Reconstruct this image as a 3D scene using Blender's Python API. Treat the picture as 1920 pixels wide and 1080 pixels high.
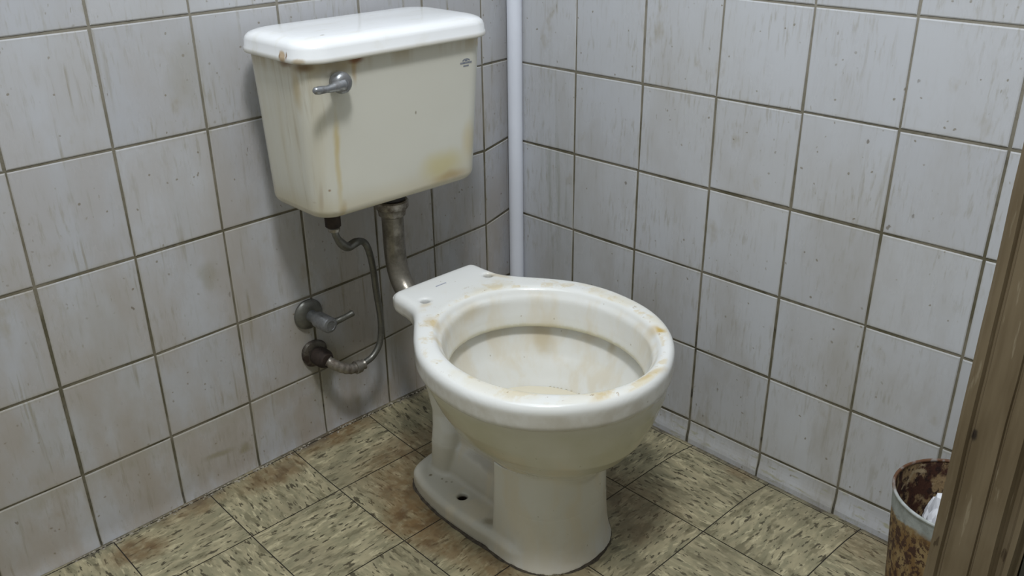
import bpy, bmesh, math, random
import numpy as np
from mathutils import Matrix, Vector, noise as mnoise
for o in list(bpy.data.objects):
    bpy.data.objects.remove(o)
random.seed(7)
rng = np.random.default_rng(5)
S = bpy.context.scene
COL = S.collection

# ------------------------------------------------------------ camera
cam_d = bpy.data.cameras.new('camera')
cam = bpy.data.objects.new('camera', cam_d)
COL.objects.link(cam)
R3 = [[0.7190654835859107, 0.30092362107542575, -0.6264102526253973],
      [-0.6948495773576616, 0.296602042791512, -0.6551421930068211],
      [-0.01135320048466815, 0.9063510371212445, 0.42237294225364297]]
m4 = Matrix(R3).to_4x4()
m4.translation = Vector((-1.2136, -1.2724, 0.968))
cam.matrix_world = m4
cam_d.sensor_width = 36.0
cam_d.lens = 36.0 * 1702.8 / 1920.0
cam_d.clip_start = 0.02
S.camera = cam

# ------------------------------------------------------------ light and exposure
S.view_settings.view_transform = 'Standard'
S.view_settings.look = 'None'
S.view_settings.gamma = 1.0
S.view_settings.use_curve_mapping = False
S.view_settings.exposure = -0.05
w = bpy.data.worlds.new('world')
S.world = w
w.use_nodes = True
w.node_tree.nodes['Background'].inputs[0].default_value = (0.75, 0.85, 1, 1)
w.node_tree.nodes['Background'].inputs[1].default_value = 0.3


def area(name, loc, size, sizey, power, color, shape='RECTANGLE', aim=None):
    ld = bpy.data.lights.new(name, 'AREA')
    ld.shape = shape
    ld.size = size
    if shape == 'RECTANGLE':
        ld.size_y = sizey
    ld.energy = power
    ld.color = color
    lo = bpy.data.objects.new(name, ld)
    COL.objects.link(lo)
    lo.location = loc
    if aim:
        lo.rotation_euler = (Vector(aim) - Vector(loc)).to_track_quat('-Z', 'Y').to_euler()
    return lo


area('ceiling_lamp_light', (-0.90, -0.98, 2.10), 0.25, 0, 19.5, (0.965, 0.975, 1.0), 'DISK')
area('ceiling_fill_light', (-0.85, -0.70, 2.17), 1.3, 1.1, 15, (0.82, 0.91, 1.0))  # broad unseen fill, added to lift the ambient level


# ------------------------------------------------------------ node helpers
class G:
    def __init__(s, name):
        s.m = bpy.data.materials.new(name)
        s.m.use_nodes = True
        s.t = s.m.node_tree
        s.b = s.t.nodes['Principled BSDF']

    def n(s, kind, **kw):
        x = s.t.nodes.new(kind)
        for k, v in kw.items():
            setattr(x, k, v)
        return x

    def put(s, sock, v):
        if hasattr(v, 'is_output') or isinstance(v, bpy.types.NodeSocket):
            s.t.links.new(v, sock)
        else:
            if isinstance(v, (tuple, list)) and len(v) == 3 and sock.type == 'RGBA':
                v = (*v, 1)
            sock.default_value = v

    def math(s, op, a, b=0.0, clamp=False):
        x = s.n('ShaderNodeMath', operation=op)
        x.use_clamp = clamp
        s.put(x.inputs[0], a)
        s.put(x.inputs[1], b)
        return x.outputs[0]

    def vec(s, op, a, b=(0, 0, 0)):
        x = s.n('ShaderNodeVectorMath', operation=op)
        s.put(x.inputs[0], a)
        s.put(x.inputs[1], b)
        return x.outputs[1] if op in ('LENGTH', 'DOT_PRODUCT', 'DISTANCE') else x.outputs[0]

    def pos(s):
        return s.n('ShaderNodeNewGeometry').outputs['Position']

    def uv(s):
        return s.n('ShaderNodeUVMap').outputs[0]

    def sep(s, v):
        x = s.n('ShaderNodeSeparateXYZ')
        s.put(x.inputs[0], v)
        return x.outputs

    def noise(s, v, scale, detail=4, rough=0.55, dist=0.0):
        x = s.n('ShaderNodeTexNoise')
        s.put(x.inputs['Vector'], v)
        x.inputs['Scale'].default_value = scale
        x.inputs['Detail'].default_value = detail
        x.inputs['Roughness'].default_value = rough
        x.inputs['Distortion'].default_value = dist
        return x.outputs['Fac']

    def noisec(s, v, scale, detail=3):
        x = s.n('ShaderNodeTexNoise')
        s.put(x.inputs['Vector'], v)
        x.inputs['Scale'].default_value = scale
        x.inputs['Detail'].default_value = detail
        return x.outputs['Color']

    def voro(s, v, scale):
        x = s.n('ShaderNodeTexVoronoi')
        s.put(x.inputs['Vector'], v)
        x.inputs['Scale'].default_value = scale
        return x.outputs

    def ramp(s, v, a, b, c=0.0, d=1.0, smooth=True):
        x = s.n('ShaderNodeMapRange')
        x.interpolation_type = 'SMOOTHSTEP' if smooth else 'LINEAR'
        s.put(x.inputs[0], v)
        for i, q in enumerate((a, b, c, d)):
            x.inputs[1 + i].default_value = q
        return x.outputs[0]

    def mix(s, f, a, b, mode='MIX'):
        x = s.n('ShaderNodeMix', data_type='RGBA', blend_type=mode)
        s.put(x.inputs[0], f)
        s.put(x.inputs[6], a)
        s.put(x.inputs[7], b)
        return x.outputs[2]

    def spot(s, P, c, sz, edge=0.35):
        """1 inside an ellipsoid about c with half-sizes sz, fading out towards its edge"""
        d = s.vec('LENGTH', s.vec('DIVIDE', s.vec('SUBTRACT', P, c), sz))
        return s.ramp(d, 1.0, edge)

    def warp(s, P, scale, amt, detail=3):
        c = s.vec('SUBTRACT', s.noisec(P, scale, detail), (0.5, 0.5, 0.5))
        return s.vec('ADD', P, s.vec('MULTIPLY', c, (amt, amt, amt)))

    def out(s, col=None, rough=None, metal=None, bump=None, bdist=0.001, bstr=0.5, spec=None, coat=None):
        if col is not None:
            s.put(s.b.inputs['Base Color'], col)
        if rough is not None:
            s.put(s.b.inputs['Roughness'], rough)
        if metal is not None:
            s.put(s.b.inputs['Metallic'], metal)
        if spec is not None:
            s.b.inputs['Specular IOR Level'].default_value = spec
        if coat is not None:
            s.b.inputs['Coat Weight'].default_value = coat
            s.b.inputs['Coat Roughness'].default_value = 0.08
        if bump is not None:
            x = s.n('ShaderNodeBump')
            x.inputs['Distance'].default_value = bdist
            x.inputs['Strength'].default_value = bstr
            s.put(x.inputs['Height'], bump)
            s.t.links.new(x.outputs[0], s.b.inputs['Normal'])
        return s.m


def mx(g, *a):
    r = a[0]
    for q in a[1:]:
        r = g.math('MAXIMUM', r, q)
    return r


# ------------------------------------------------------------ materials
def mat_tile(axis):
    """glazed white wall tile with dirt runs; axis = coordinate that runs along the wall"""
    g = G('glazed_wall_tile_' + 'xy'[axis])
    P = g.pos()
    s3 = g.sep(P)
    al, z = s3[axis], s3[2]
    uv = g.sep(g.uv())                      # 0..1 inside each tile
    # base tone changes a little from tile to tile
    tone = g.n('ShaderNodeAttribute', attribute_name='tone').outputs['Fac']
    base = g.mix(tone, (0.475, 0.49, 0.525), (0.525, 0.54, 0.57))
    cloud = g.noise(P, 3.2, 3, 0.5)
    if axis:
        base = g.mix(tone, (0.515, 0.53, 0.56), (0.56, 0.575, 0.60))
    base = g.mix(g.ramp(cloud, 0.35, 0.7, 0, 0.35), base, (0.46, 0.455, 0.44))
    # faint grey-brown film; shade deepening towards the floor is painted in with it
    film = g.noise(g.vec('MULTIPLY', P, (9, 9, 3.5)), 1.0, 5, 0.6)
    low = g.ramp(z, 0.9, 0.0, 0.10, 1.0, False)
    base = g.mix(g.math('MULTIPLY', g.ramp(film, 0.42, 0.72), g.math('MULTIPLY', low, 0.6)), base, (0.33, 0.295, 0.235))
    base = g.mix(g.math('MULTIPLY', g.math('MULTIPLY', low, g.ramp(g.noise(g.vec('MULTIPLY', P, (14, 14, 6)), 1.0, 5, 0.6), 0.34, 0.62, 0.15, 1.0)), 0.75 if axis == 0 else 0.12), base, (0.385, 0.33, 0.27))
    # vertical runs
    run = g.noise(g.vec('MULTIPLY', P, (85, 85, 5)), 1.0, 4, 0.6)
    area_m = g.ramp(g.noise(P, 9, 3), 0.44, 0.60)
    runm = g.math('MULTIPLY', g.ramp(run, 0.55, 0.70), area_m)
    base = g.mix(g.math('MULTIPLY', runm, 0.6 if axis == 0 else 0.32), base, (0.27, 0.24, 0.165))
    # soft ochre stain patches
    och = g.ramp(g.noise(g.vec('MULTIPLY', g.vec('ADD', P, (4, 4, 4)), (13, 13, 8)), 1.0, 4, 0.65), 0.60, 0.75)
    base = g.mix(g.math('MULTIPLY', och, 0.45), base, (0.31, 0.26, 0.16))
    # specks: two sizes
    v1 = g.voro(g.warp(P, 60, 0.01), 55)
    keep = g.ramp(g.noise(P, 5.0, 3), 0.38, 0.55)
    sp1 = g.math('MULTIPLY', g.ramp(v1['Distance'], 0.13, 0.07), g.ramp(g.sep(v1['Color'])[0], 0.35, 0.4))
    sp1 = g.math('MULTIPLY', sp1, keep)
    v2 = g.voro(g.warp(g.vec('MULTIPLY', P, (1, 1, 0.6)), 90, 0.012), 40)
    sz2 = g.math('MULTIPLY', g.sep(v2['Color'])[0], 0.07)
    sp2 = g.math('MULTIPLY', g.ramp(g.math('SUBTRACT', v2['Distance'], sz2), 0.035, 0.0), g.ramp(g.sep(v2['Color'])[1], 0.60, 0.64))
    sp2 = g.math('MULTIPLY', sp2, g.ramp(g.noise(P, 7.0, 3), 0.40, 0.55))
    v3 = g.voro(g.warp(g.vec('MULTIPLY', P, (1, 1, 0.45)), 120, 0.01), 120)
    sp3 = g.math('MULTIPLY', g.ramp(v3['Distance'], 0.16, 0.08), g.ramp(g.sep(v3['Color'])[1], 0.70, 0.75))
    sp3 = g.math('MULTIPLY', sp3, g.ramp(g.noise(g.vec('ADD', P, (5, 5, 5)), 6.0, 3), 0.42, 0.58))
    base = g.mix(g.math('MULTIPLY', sp3, 0.5), base, (0.25, 0.22, 0.15))
    fine = g.noise(g.vec('MULTIPLY', P, (160, 160, 28)), 1.0, 3, 0.6)
    base = g.mix(g.math('MULTIPLY', g.ramp(fine, 0.5, 0.72), g.ramp(g.noise(g.vec('ADD', P, (8, 1, 5)), 7.0, 3), 0.42, 0.62, 0.05, 0.5)), base, (0.32, 0.295, 0.23))
    base = g.mix(g.math('MULTIPLY', sp1, 0.7), base, (0.2, 0.165, 0.105))
    base = g.mix(g.math('MULTIPLY', sp2, 0.65), base, (0.13, 0.10, 0.06))
    # dirt hugging the tile edges
    ex = g.math('MINIMUM', uv[0], g.math('SUBTRACT', 1.0, uv[0]))
    ey = g.math('MINIMUM', uv[1], g.math('SUBTRACT', 1.0, uv[1]))
    e = g.math('ADD', g.math('MINIMUM', ex, ey), g.math('MULTIPLY', g.math('SUBTRACT', g.noise(P, 40, 4), 0.5), 0.06))
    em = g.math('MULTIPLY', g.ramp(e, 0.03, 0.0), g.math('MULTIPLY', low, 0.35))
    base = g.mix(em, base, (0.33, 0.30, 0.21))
    extra = []
    Pw = g.warp(P, 14, 0.05)
    if axis == 0:
        # brown runs around the valve, under the flush pipe and at the base
        extra = [((-0.47, 0, 0.16), (0.06, 0.1, 0.07), 0.6), ((-0.50, 0, 0.24), (0.05, 0.1, 0.07), 0.35),
                 ((-0.48, 0, 0.10), (0.03, 0.1, 0.06), 0.5), ((-0.36, 0, 0.15), (0.15, .1, .09), 0.2),
                 ((-0.655, 0, 0.385), (0.02, .1, .035), 0.4), ((-0.69, 0, 0.065), (0.04, .1, .012), 0.6), ((-0.64, 0, 0.06), (0.018, .1, .016), 0.7),
                 ((-0.36, 0, 0.36), (0.22, .1, 0.20), 0.1), ((-0.64, 0, .70), (.04, .1, .07), 0.25)]
        for c, sz, a in extra:
            base = g.mix(g.math('MULTIPLY', g.spot(Pw, c, sz, 0.2), a), base, (0.27, 0.24, 0.15))
    else:
        # dark grey-green runs close to the corner pipe
        runs = g.math('MULTIPLY', g.ramp(run, 0.44, 0.62), g.spot(Pw, (0, -0.125, 0.42), (0.1, 0.06, 0.26), 0.2))
        base = g.mix(g.math('MULTIPLY', runs, 0.35), base, (0.28, 0.29, 0.235))
        base = g.mix(g.math('MULTIPLY', g.spot(Pw, (0, -0.16, 0.3), (.1, .15, .35), 0.1), 0.12), base, (0.36, 0.36, 0.31))
        base = g.mix(g.math('MULTIPLY', g.ramp(g.noise(g.vec('MULTIPLY', P, (30, 30, 120)), 1, 3), .55, .7), g.ramp(z, 0.05, 0.03)), base, (0.4, 0.39, 0.30))
    rough = g.math('ADD', 0.22, g.math('MULTIPLY', g.ramp(film, 0.4, 0.7), 0.2))
    return g.out(base, rough, spec=0.4, bump=g.noise(P, 45, 2), bdist=0.0006, bstr=0.35)


def mat_grout():
    g = G('dirty_grout')
    P = g.pos()
    n1 = g.noise(P, 16, 4)
    z = g.sep(P)[2]
    c = g.mix(g.ramp(n1, 0.35, 0.65), (0.20, 0.178, 0.13), (0.10, 0.088, 0.05))
    up = g.ramp(z, 0.45, 0.85)
    c = g.mix(g.math('MULTIPLY', up, 0.7), c, (0.30, 0.28, 0.235))
    blk = g.math('MULTIPLY', g.ramp(g.noise(g.vec('ADD', P, (3, 1, 2)), 26, 4), 0.58, 0.7), g.ramp(z, 0.75, 0.1, 0.25, 1.0))
    c = g.mix(blk, c, (0.035, 0.03, 0.02))
    c = g.mix(g.ramp(z, 0.05, 0.0, 0, 0.7), c, (0.05, 0.045, 0.03))
    return g.out(c, 0.9, bump=g.noise(P, 300, 3), bdist=0.001)


FLOOR_STAINS = [((-0.505, -0.30, 0), (0.085, 0.085, 0.1), 1.0), ((-0.475, -0.225, 0), (0.085, 0.08, 0.1), 0.85),
                ((-0.515, -0.38, 0), (0.045, 0.09, 0.1), 0.85), ((-0.49, -0.48, 0), (0.045, 0.09, 0.1), 0.8),
                ((-0.475, -0.02, 0), (0.13, 0.035, 0.1), 0.95), ((-0.61, -0.04, 0), (0.10, 0.045, 0.1), 0.8),
                ((-0.87, -0.055, 0), (0.07, 0.045, 0.1), 0.9), ((-0.75, -0.02, 0), (0.09, 0.028, 0.1), 0.7),
                ((-0.40, -0.15, 0), (0.16, 0.09, 0.1), 0.65), ((-0.22, -0.50, 0), (0.09, 0.16, 0.1), 0.5),
                ((-0.02, -0.60, 0), (0.03, 0.045, 0.1), 0.6), ((-0.44, -0.58, 0), (0.07, 0.05, 0.1), 0.6),
                ((-0.04, -0.86, 0), (0.10, 0.09, 0.1), 0.4), ((-0.30, -0.30, 0), (0.12, 0.12, 0.1), 0.5), ((-0.28, -0.58, 0), (0.05, 0.05, 0.1), 0.5)]


def mat_floor():
    g = G('marbled_vinyl_tile')
    uv = g.uv()                                       # metres, turned tile by tile
    P = g.pos()
    wv = g.warp(uv, 22, 0.012)
    st = g.vec('MULTIPLY', wv, (32, 105, 1))
    n1 = g.noise(st, 1.0, 3, 0.6)
    base = g.mix(g.ramp(g.noise(g.vec('MULTIPLY', wv, (20, 70, 1)), 1.0, 3), 0.35, 0.65), (0.37, 0.325, 0.20), (0.25, 0.23, 0.14))
    base = g.mix(g.ramp(n1, 0.54, 0.64, 0, 0.7), base, (0.52, 0.46, 0.29))
    dk = g.noise(g.vec('ADD', g.vec('MULTIPLY', wv, (46, 145, 1)), (7, 3, 0)), 1.0, 3, 0.6)
    base = g.mix(g.ramp(dk, 0.56, 0.63, 0, 0.95), base, (0.065, 0.055, 0.032))
    dk2 = g.noise(g.vec('ADD', g.vec('MULTIPLY', wv, (22, 60, 1)), (17, 13, 0)), 1.0, 3, 0.6)
    base = g.mix(g.ramp(dk2, 0.53, 0.64, 0, 0.65), base, (0.14, 0.125, 0.07))
    # grey-brown dirt film
    base = g.mix(g.ramp(g.noise(P, 9, 4), 0.45, 0.68, 0, 0.45), base, (0.16, 0.14, 0.085))
    Pw = g.warp(g.warp(P, 16, 0.05), 70, 0.012)
    nn = g.ramp(g.noise(P, 60, 4), 0.3, 0.62, 0.45, 1.0)
    for c, sz, a in FLOOR_STAINS:
        mk = g.math('MULTIPLY', g.math('MULTIPLY', g.spot(Pw, c, sz, 0.25), nn), a)
        base = g.mix(mk, base, (0.17, 0.11, 0.05))
        mk2 = g.math('MULTIPLY', g.spot(Pw, c, tuple(q * 0.6 for q in sz), 0.3), a * 0.5)
        base = g.mix(g.math('MULTIPLY', mk2, g.ramp(g.noise(P, 35, 3), .45, .6)), base, (0.06, 0.032, 0.015))
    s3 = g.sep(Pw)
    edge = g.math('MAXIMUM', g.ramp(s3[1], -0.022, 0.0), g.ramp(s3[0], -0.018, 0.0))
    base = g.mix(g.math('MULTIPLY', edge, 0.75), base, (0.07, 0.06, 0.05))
    return g.out(base, g.ramp(g.noise(P, 12, 3), 0.3, 0.7, 0.32, 0.6), spec=0.4, bump=g.noise(P, 90, 3), bdist=0.0006, bstr=0.3)


def mat_plain(name, col, rough=0.5, metal=0.0, var=0.15, scale=30, spec=0.5):
    g = G(name)
    P = g.pos()
    c = g.mix(g.ramp(g.noise(P, scale, 4), 0.3, 0.7), col, tuple(q * (1 - var) for q in col))
    return g.out(c, rough, metal, spec=spec)


def mat_porcelain_bowl():
    g = G('stained_bowl_porcelain')
    P = g.pos()
    z = g.sep(P)[2]
    Pw = g.warp(P, 18, 0.03)
    base = g.mix(g.ramp(g.noise(P, 5, 3), .35, .65), (0.765, 0.77, 0.745), (0.74, 0.74, 0.70))
    # old glaze below the rim is yellower
    low = g.ramp(z, 0.314, 0.306)
    geo = g.n('ShaderNodeNewGeometry').outputs['Normal']
    outside = g.ramp(g.sep(geo)[2], 0.25, 0.0)
    low = g.math('MULTIPLY', low, outside)
    base = g.mix(g.math('MULTIPLY', low, 0.6), base, (0.60, 0.575, 0.47))
    belly = g.math('MULTIPLY', outside, g.math('MULTIPLY', g.ramp(z, 0.165, 0.21), g.ramp(z, 0.315, 0.29)))
    base = g.mix(g.math('MULTIPLY', belly, g.ramp(g.noise(Pw, 9, 4), 0.35, 0.65, 0.35, 0.75)), base, (0.53, 0.505, 0.345))
    foot = g.ramp(z, 0.19, 0.0)
    base = g.mix(g.math('MULTIPLY', foot, g.ramp(g.noise(P, 22, 4), 0.45, 0.7, 0.05, 0.35)), base, (0.45, 0.42, 0.34))
    base = g.mix(g.math('MULTIPLY', g.ramp(z, 0.13, 0.03), g.ramp(g.sep(P)[1], -0.50, -0.43, 0.15, 0.75)), base, (0.44, 0.41, 0.32))
    side = g.math('MULTIPLY', g.ramp(z, 0.349, 0.335), g.math('MULTIPLY', outside, g.ramp(z, 0.305, 0.31)))  # shade on the rim's outer side, painted in and broken up by noise
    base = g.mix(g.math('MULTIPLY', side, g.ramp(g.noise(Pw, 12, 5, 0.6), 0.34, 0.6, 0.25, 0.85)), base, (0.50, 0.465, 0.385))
    # ochre lime marks along the inner edge of the seat rim
    d = g.vec('LENGTH', g.vec('DIVIDE', g.vec('SUBTRACT', P, (-0.378, -0.468, 0)), (0.147, 0.1665, 1e6)))
    lime = g.ramp(g.noise(Pw, 30, 5, 0.65), 0.50, 0.62)
    band = g.math('MULTIPLY', g.ramp(d, 1.34, 1.06), g.ramp(d, 1.01, 1.04))
    top = g.ramp(z, 0.352, 0.3545)
    base = g.mix(g.math('MULTIPLY', g.math('MULTIPLY', band, top), g.math('MULTIPLY', lime, 0.55)), base, (0.62, 0.50, 0.27))
    wide = g.ramp(g.noise(Pw, 8, 4), 0.48, 0.62)
    base = g.mix(g.math('MULTIPLY', g.math('MULTIPLY', band, top), g.math('MULTIPLY', wide, 0.4)), base, (0.66, 0.58, 0.38))
    for c, sz, a in [((-0.253, -0.575, 0.355), (0.007, 0.014, 0.02), 0.95), ((-0.262, -0.566, .355), (0.02, 0.022, .02), 0.5),
                     ((-0.285, -0.268, .355), (0.012, 0.03, .02), 0.4), ((-0.47, -0.33, .355), (0.02, 0.035, .02), 0.5),
                     ((-0.49, -0.37, .355), (0.012, 0.025, .02), 0.5), ((-0.44, -0.27, .355), (0.016, 0.012, .02), 0.35),
                     ((-0.36, -0.645, .355), (0.05, 0.008, .02), 0.5), ((-0.45, -0.632, .355), (0.03, 0.01, .02), 0.4)]:
        base = g.mix(g.math('MULTIPLY', g.spot(Pw, c, sz, 0.2), a), base, (0.52, 0.36, 0.10))
    # thin brown crusts
    crust = g.math('MULTIPLY', g.ramp(g.noise(Pw, 75, 5, 0.7), 0.62, 0.68), g.math('MULTIPLY', band, top))
    base = g.mix(g.math('MULTIPLY', crust, 0.7), base, (0.33, 0.22, 0.09))
    # inside wall and inside of the bowl
    ins = g.math('MULTIPLY', g.ramp(d, 1.05, 1.0), g.ramp(z, 0.352, 0.345))
    runs = g.noise(g.vec('MULTIPLY', Pw, (24, 24, 7)), 1, 4)
    base = g.mix(g.math('MULTIPLY', ins, g.ramp(runs, 0.42, 0.68, 0.0, 0.5)), base, (0.66, 0.58, 0.42))
    for c, sz, a in [((-.27, -.36, .27), (.02, .04, .05), .5), ((-.23, -.43, .29), (.02, .02, .04), .5), ((-.22, -.47, .27), (.03, .015, .03), .6),
                     ((-.385, -.30, .33), (.05, .03, .02), .4)]:
        base = g.mix(g.math('MULTIPLY', g.spot(Pw, c, sz, 0.2), a), base, (0.50, 0.40, 0.22))
    # dark shade painted into the bolt and seat holes; grime in the foot corners
    for c, sz, a in [((-0.443, -0.343, 0.02), (0.0105, 0.0105, 0.012), 1.0), ((-0.296, -0.256, .335), (0.0095, 0.0095, 0.0185), .9), ((-0.431, -0.258, .335), (0.0095, 0.0095, 0.0185), .9)]:
        base = g.mix(g.math('MULTIPLY', g.spot(P, c, sz, 0.85), a), base, (0.03, 0.02, 0.015))
    for c, sz, a in [((-0.444, -0.262, 0.032), (0.0045, 0.004, 0.01), 0.9), ((-0.437, -0.284, .032), (0.003, 0.003, 0.01), .7), ((-0.437, -0.295, .032), (0.0035, 0.003, 0.01), .6), ((-0.431, -0.302, .032), (0.003, 0.003, 0.01), .5),
                     ((-0.452, -0.42, 0.03), (0.015, 0.012, 0.01), 0.55), ((-.42, -.436, .08), (.01, .01, .06), .35), ((-.41, -.36, .09), (.02, .05, .015), .3)]:
        base = g.mix(g.math('MULTIPLY', g.spot(Pw if sz[0] > .005 else P, c, sz, 0.3), a), base, (0.17, 0.14, 0.08))
    v = g.voro(g.warp(P, 40, 0.01), 60)
    sp = g.math('MULTIPLY', g.ramp(v['Distance'], 0.10, 0.06), g.ramp(g.sep(v['Color'])[0], 0.8, 0.85))
    base = g.mix(g.math('MULTIPLY', sp, 0.5), base, (0.3, 0.25, 0.15))
    rough = g.math('ADD', 0.16, g.math('MULTIPLY', foot, 0.22))
    return g.out(base, rough, spec=0.5)


def mat_porcelain_tank():
    g = G('stained_tank_porcelain')
    P = g.pos()
    s3 = g.sep(P)
    z = s3[2]
    Pw = g.warp(P, 14, 0.025)
    base = g.mix(g.ramp(g.noise(P, 4, 3), .35, .65), (0.68, 0.675, 0.60), (0.655, 0.645, 0.565))
    run = g.noise(g.vec('MULTIPLY', P, (75, 75, 3.5)), 1, 4, 0.6)
    run2 = g.noise(g.vec('MULTIPLY', g.vec('ADD', P, (2, 3, 0)), (32, 32, 3)), 1, 3)
    left = g.ramp(s3[0], -0.50, -0.575)
    base = g.mix(g.math('MULTIPLY', left, g.ramp(run2, 0.40, 0.65, 0.1, 0.5)), base, (0.53, 0.47, 0.33))
    base = g.mix(g.math('MULTIPLY', left, g.ramp(run, 0.55, 0.75, 0, 0.5)), base, (0.38, 0.31, 0.18))
    base = g.mix(g.ramp(z, 0.545, 0.505, 0, 0.40), base, (0.50, 0.41, 0.22))
    under = g.ramp(z, 0.700, 0.728)
    base = g.mix(g.math('MULTIPLY', under, g.ramp(run2, 0.4, 0.62, 0.1, 0.6)), base, (0.42, 0.33, 0.18))
    for c, sz, a, col in [((-0.535, -0.2, 0.62), (0.006, 0.05, 0.12), 0.0, (0.55, 0.42, 0.16)),
                          ((-0.525, -0.2, 0.585), (0.007, 0.05, 0.105), 0.55, (0.55, 0.43, 0.16)),
                          ((-0.525, -0.2, 0.62), (0.010, 0.05, 0.035), 0.35, (0.55, 0.43, 0.16)),
                          ((-0.33, -0.19, 0.535), (0.06, 0.05, 0.035), 0.65, (0.60, 0.52, 0.22)),
                          ((-0.275, -0.19, 0.565), (0.025, 0.05, 0.05), 0.5, (0.58, 0.47, 0.22)),
                          ((-0.315, -0.19, 0.513), (0.05, 0.05, 0.012), 0.6, (0.40, 0.27, 0.10)),
                          ((-0.515, -0.20, 0.722), (0.05, 0.06, 0.014), 0.55, (0.36, 0.27, 0.12)),
                          ((-0.49, -0.2, 0.715), (0.006, 0.06, 0.03), 0.6, (0.42, 0.28, 0.10)),
                          ((-0.487, -0.2, 0.726), (0.018, 0.06, 0.008), 0.95, (0.22, 0.09, 0.03)),
                          ((-0.253, -0.2, 0.72), (0.012, 0.06, 0.010), 0.5, (0.45, 0.34, 0.12)),
                          ((-0.563, -0.195, 0.722), (0.016, 0.04, 0.010), 0.9, (0.20, 0.12, 0.04)),
                          ((-0.575, -0.15, 0.724), (0.02, 0.03, 0.010), 0.9, (0.20, 0.11, 0.04)),
                          ((-0.57, -0.17, 0.69), (0.02, 0.014, 0.045), 0.6, (0.42, 0.31, 0.12)),
                          ((-0.55, -0.2, 0.53), (0.004, 0.04, 0.04), 0.5, (0.33, 0.22, 0.10)),
                          ((-0.52, -0.19, 0.51), (0.008, 0.04, 0.02), 0.5, (0.40, 0.28, 0.10)),
                          ((-0.383, -0.2, 0.632), (0.0025, 0.04, 0.004), 0.8, (0.25, 0.22, 0.15)),
                          ((-0.54, -0.2, 0.545), (0.003, 0.04, 0.003), 0.9, (0.30, 0.18, 0.10)),
                          ((-0.556, -0.2, 0.526), (0.003, 0.04, 0.003), 0.9, (0.32, 0.18, 0.10))]:
        if a:
            Q = P if sz[0] < 0.005 else (g.warp(P, 30, 0.01) if sz[0] < .02 else Pw)
            base = g.mix(g.math('MULTIPLY', g.spot(Q, c, sz, 0.15), a), base, col)
    return g.out(base, 0.2, spec=0.5)


def mat_porcelain_lid():
    g = G('tank_lid_porcelain')
    P = g.pos()
    s3 = g.sep(P)
    base = g.mix(g.ramp(g.noise(P, 4, 3), .35, .65), (0.85, 0.86, 0.87), (0.81, 0.82, 0.82))
    base = g.mix(g.ramp(g.noise(g.vec('MULTIPLY', P, (22, 50, 20)), 1, 4), .55, .75, 0, .25), base, (0.62, 0.58, 0.45))
    base = g.mix(g.ramp(s3[2], 0.739, 0.731, 0, 0.55), base, (0.66, 0.61, 0.47))
    Pw = g.warp(P, 50, 0.012)
    for c, sz, a, col in [((-0.578, -0.165, 0.737), (0.02, 0.012, 0.011), 0.75, (0.42, 0.25, 0.07)),
                          ((-0.582, -0.175, 0.740), (0.02, 0.0022, 0.007), 0.9, (0.2, 0.1, 0.03)),
                          ((-0.582, -0.158, 0.738), (0.02, 0.0022, 0.005), 0.8, (0.22, 0.12, 0.04)),
                          ((-0.57, -0.195, 0.734), (0.02, 0.012, 0.006), 0.55, (0.42, 0.28, 0.10)),
                          ((-0.5233, -0.1842, 0.757), (0.006, 0.004, 0.01), 0.5, (0.5, 0.4, 0.2)),
                          ((-0.5225, -0.183, 0.757), (0.0048, 0.0022, 0.01), 1.0, (0.05, 0.035, 0.02))]:
        base = g.mix(g.math('MULTIPLY', g.spot(Pw if sz[1] > .01 else P, c, sz, 0.4), a), base, col)
    return g.out(base, 0.13, spec=0.55)


def mat_metal(name, dark, light, rough=0.35, scale=60, thr=(0.4, 0.62), metal=0.85):
    g = G(name)
    P = g.pos()
    n = g.ramp(g.noise(P, scale, 5, 0.65), *thr)
    c = g.mix(n, light, dark)
    return g.out(c, g.math('ADD', rough, g.math('MULTIPLY', n, 0.3)), g.math('SUBTRACT', metal, g.math('MULTIPLY', n, metal * 0.5)), bump=g.noise(P, 200, 3), bdist=0.0005, bstr=0.4)


def mat_wood():
    g = G('worn_brown_painted_jamb')
    P = g.pos()
    gr = g.noise(g.vec('MULTIPLY', P, (60, 60, 5)), 1, 4, 0.6)
    c = g.mix(g.ramp(gr, 0.35, 0.68), (0.19, 0.145, 0.085), (0.125, 0.09, 0.048))
    c = g.mix(g.ramp(g.noise(P, 9, 4), 0.45, 0.7, 0, 0.5), c, (0.22, 0.175, 0.115))
    ch = g.ramp(g.noise(g.vec('MULTIPLY', g.vec('ADD', P, (5, 2, 1)), (70, 70, 22)), 1, 4, .6), 0.66, 0.70)
    c = g.mix(g.math('MULTIPLY', ch, 0.8), c, (0.05, 0.03, 0.015))
    for cc, sz in [((-0.5, -1.096, 0.70), (0.02, 0.006, 0.016)), ((-0.5, -1.0815, 0.535), (0.02, 0.004, 0.008))]:
        c = g.mix(g.spot(g.warp(P, 60, 0.008), cc, sz, 0.4), c, (0.02, 0.012, 0.008))
    lt = g.ramp(g.noise(g.vec('MULTIPLY', g.vec('ADD', P, (1, 7, 3)), (150, 150, 16)), 1, 4), 0.64, 0.70)
    c = g.mix(g.math('MULTIPLY', lt, 0.5), c, (0.33, 0.28, 0.19))
    return g.out(c, 0.5, bump=gr, bdist=0.0012, bstr=0.5)


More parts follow.
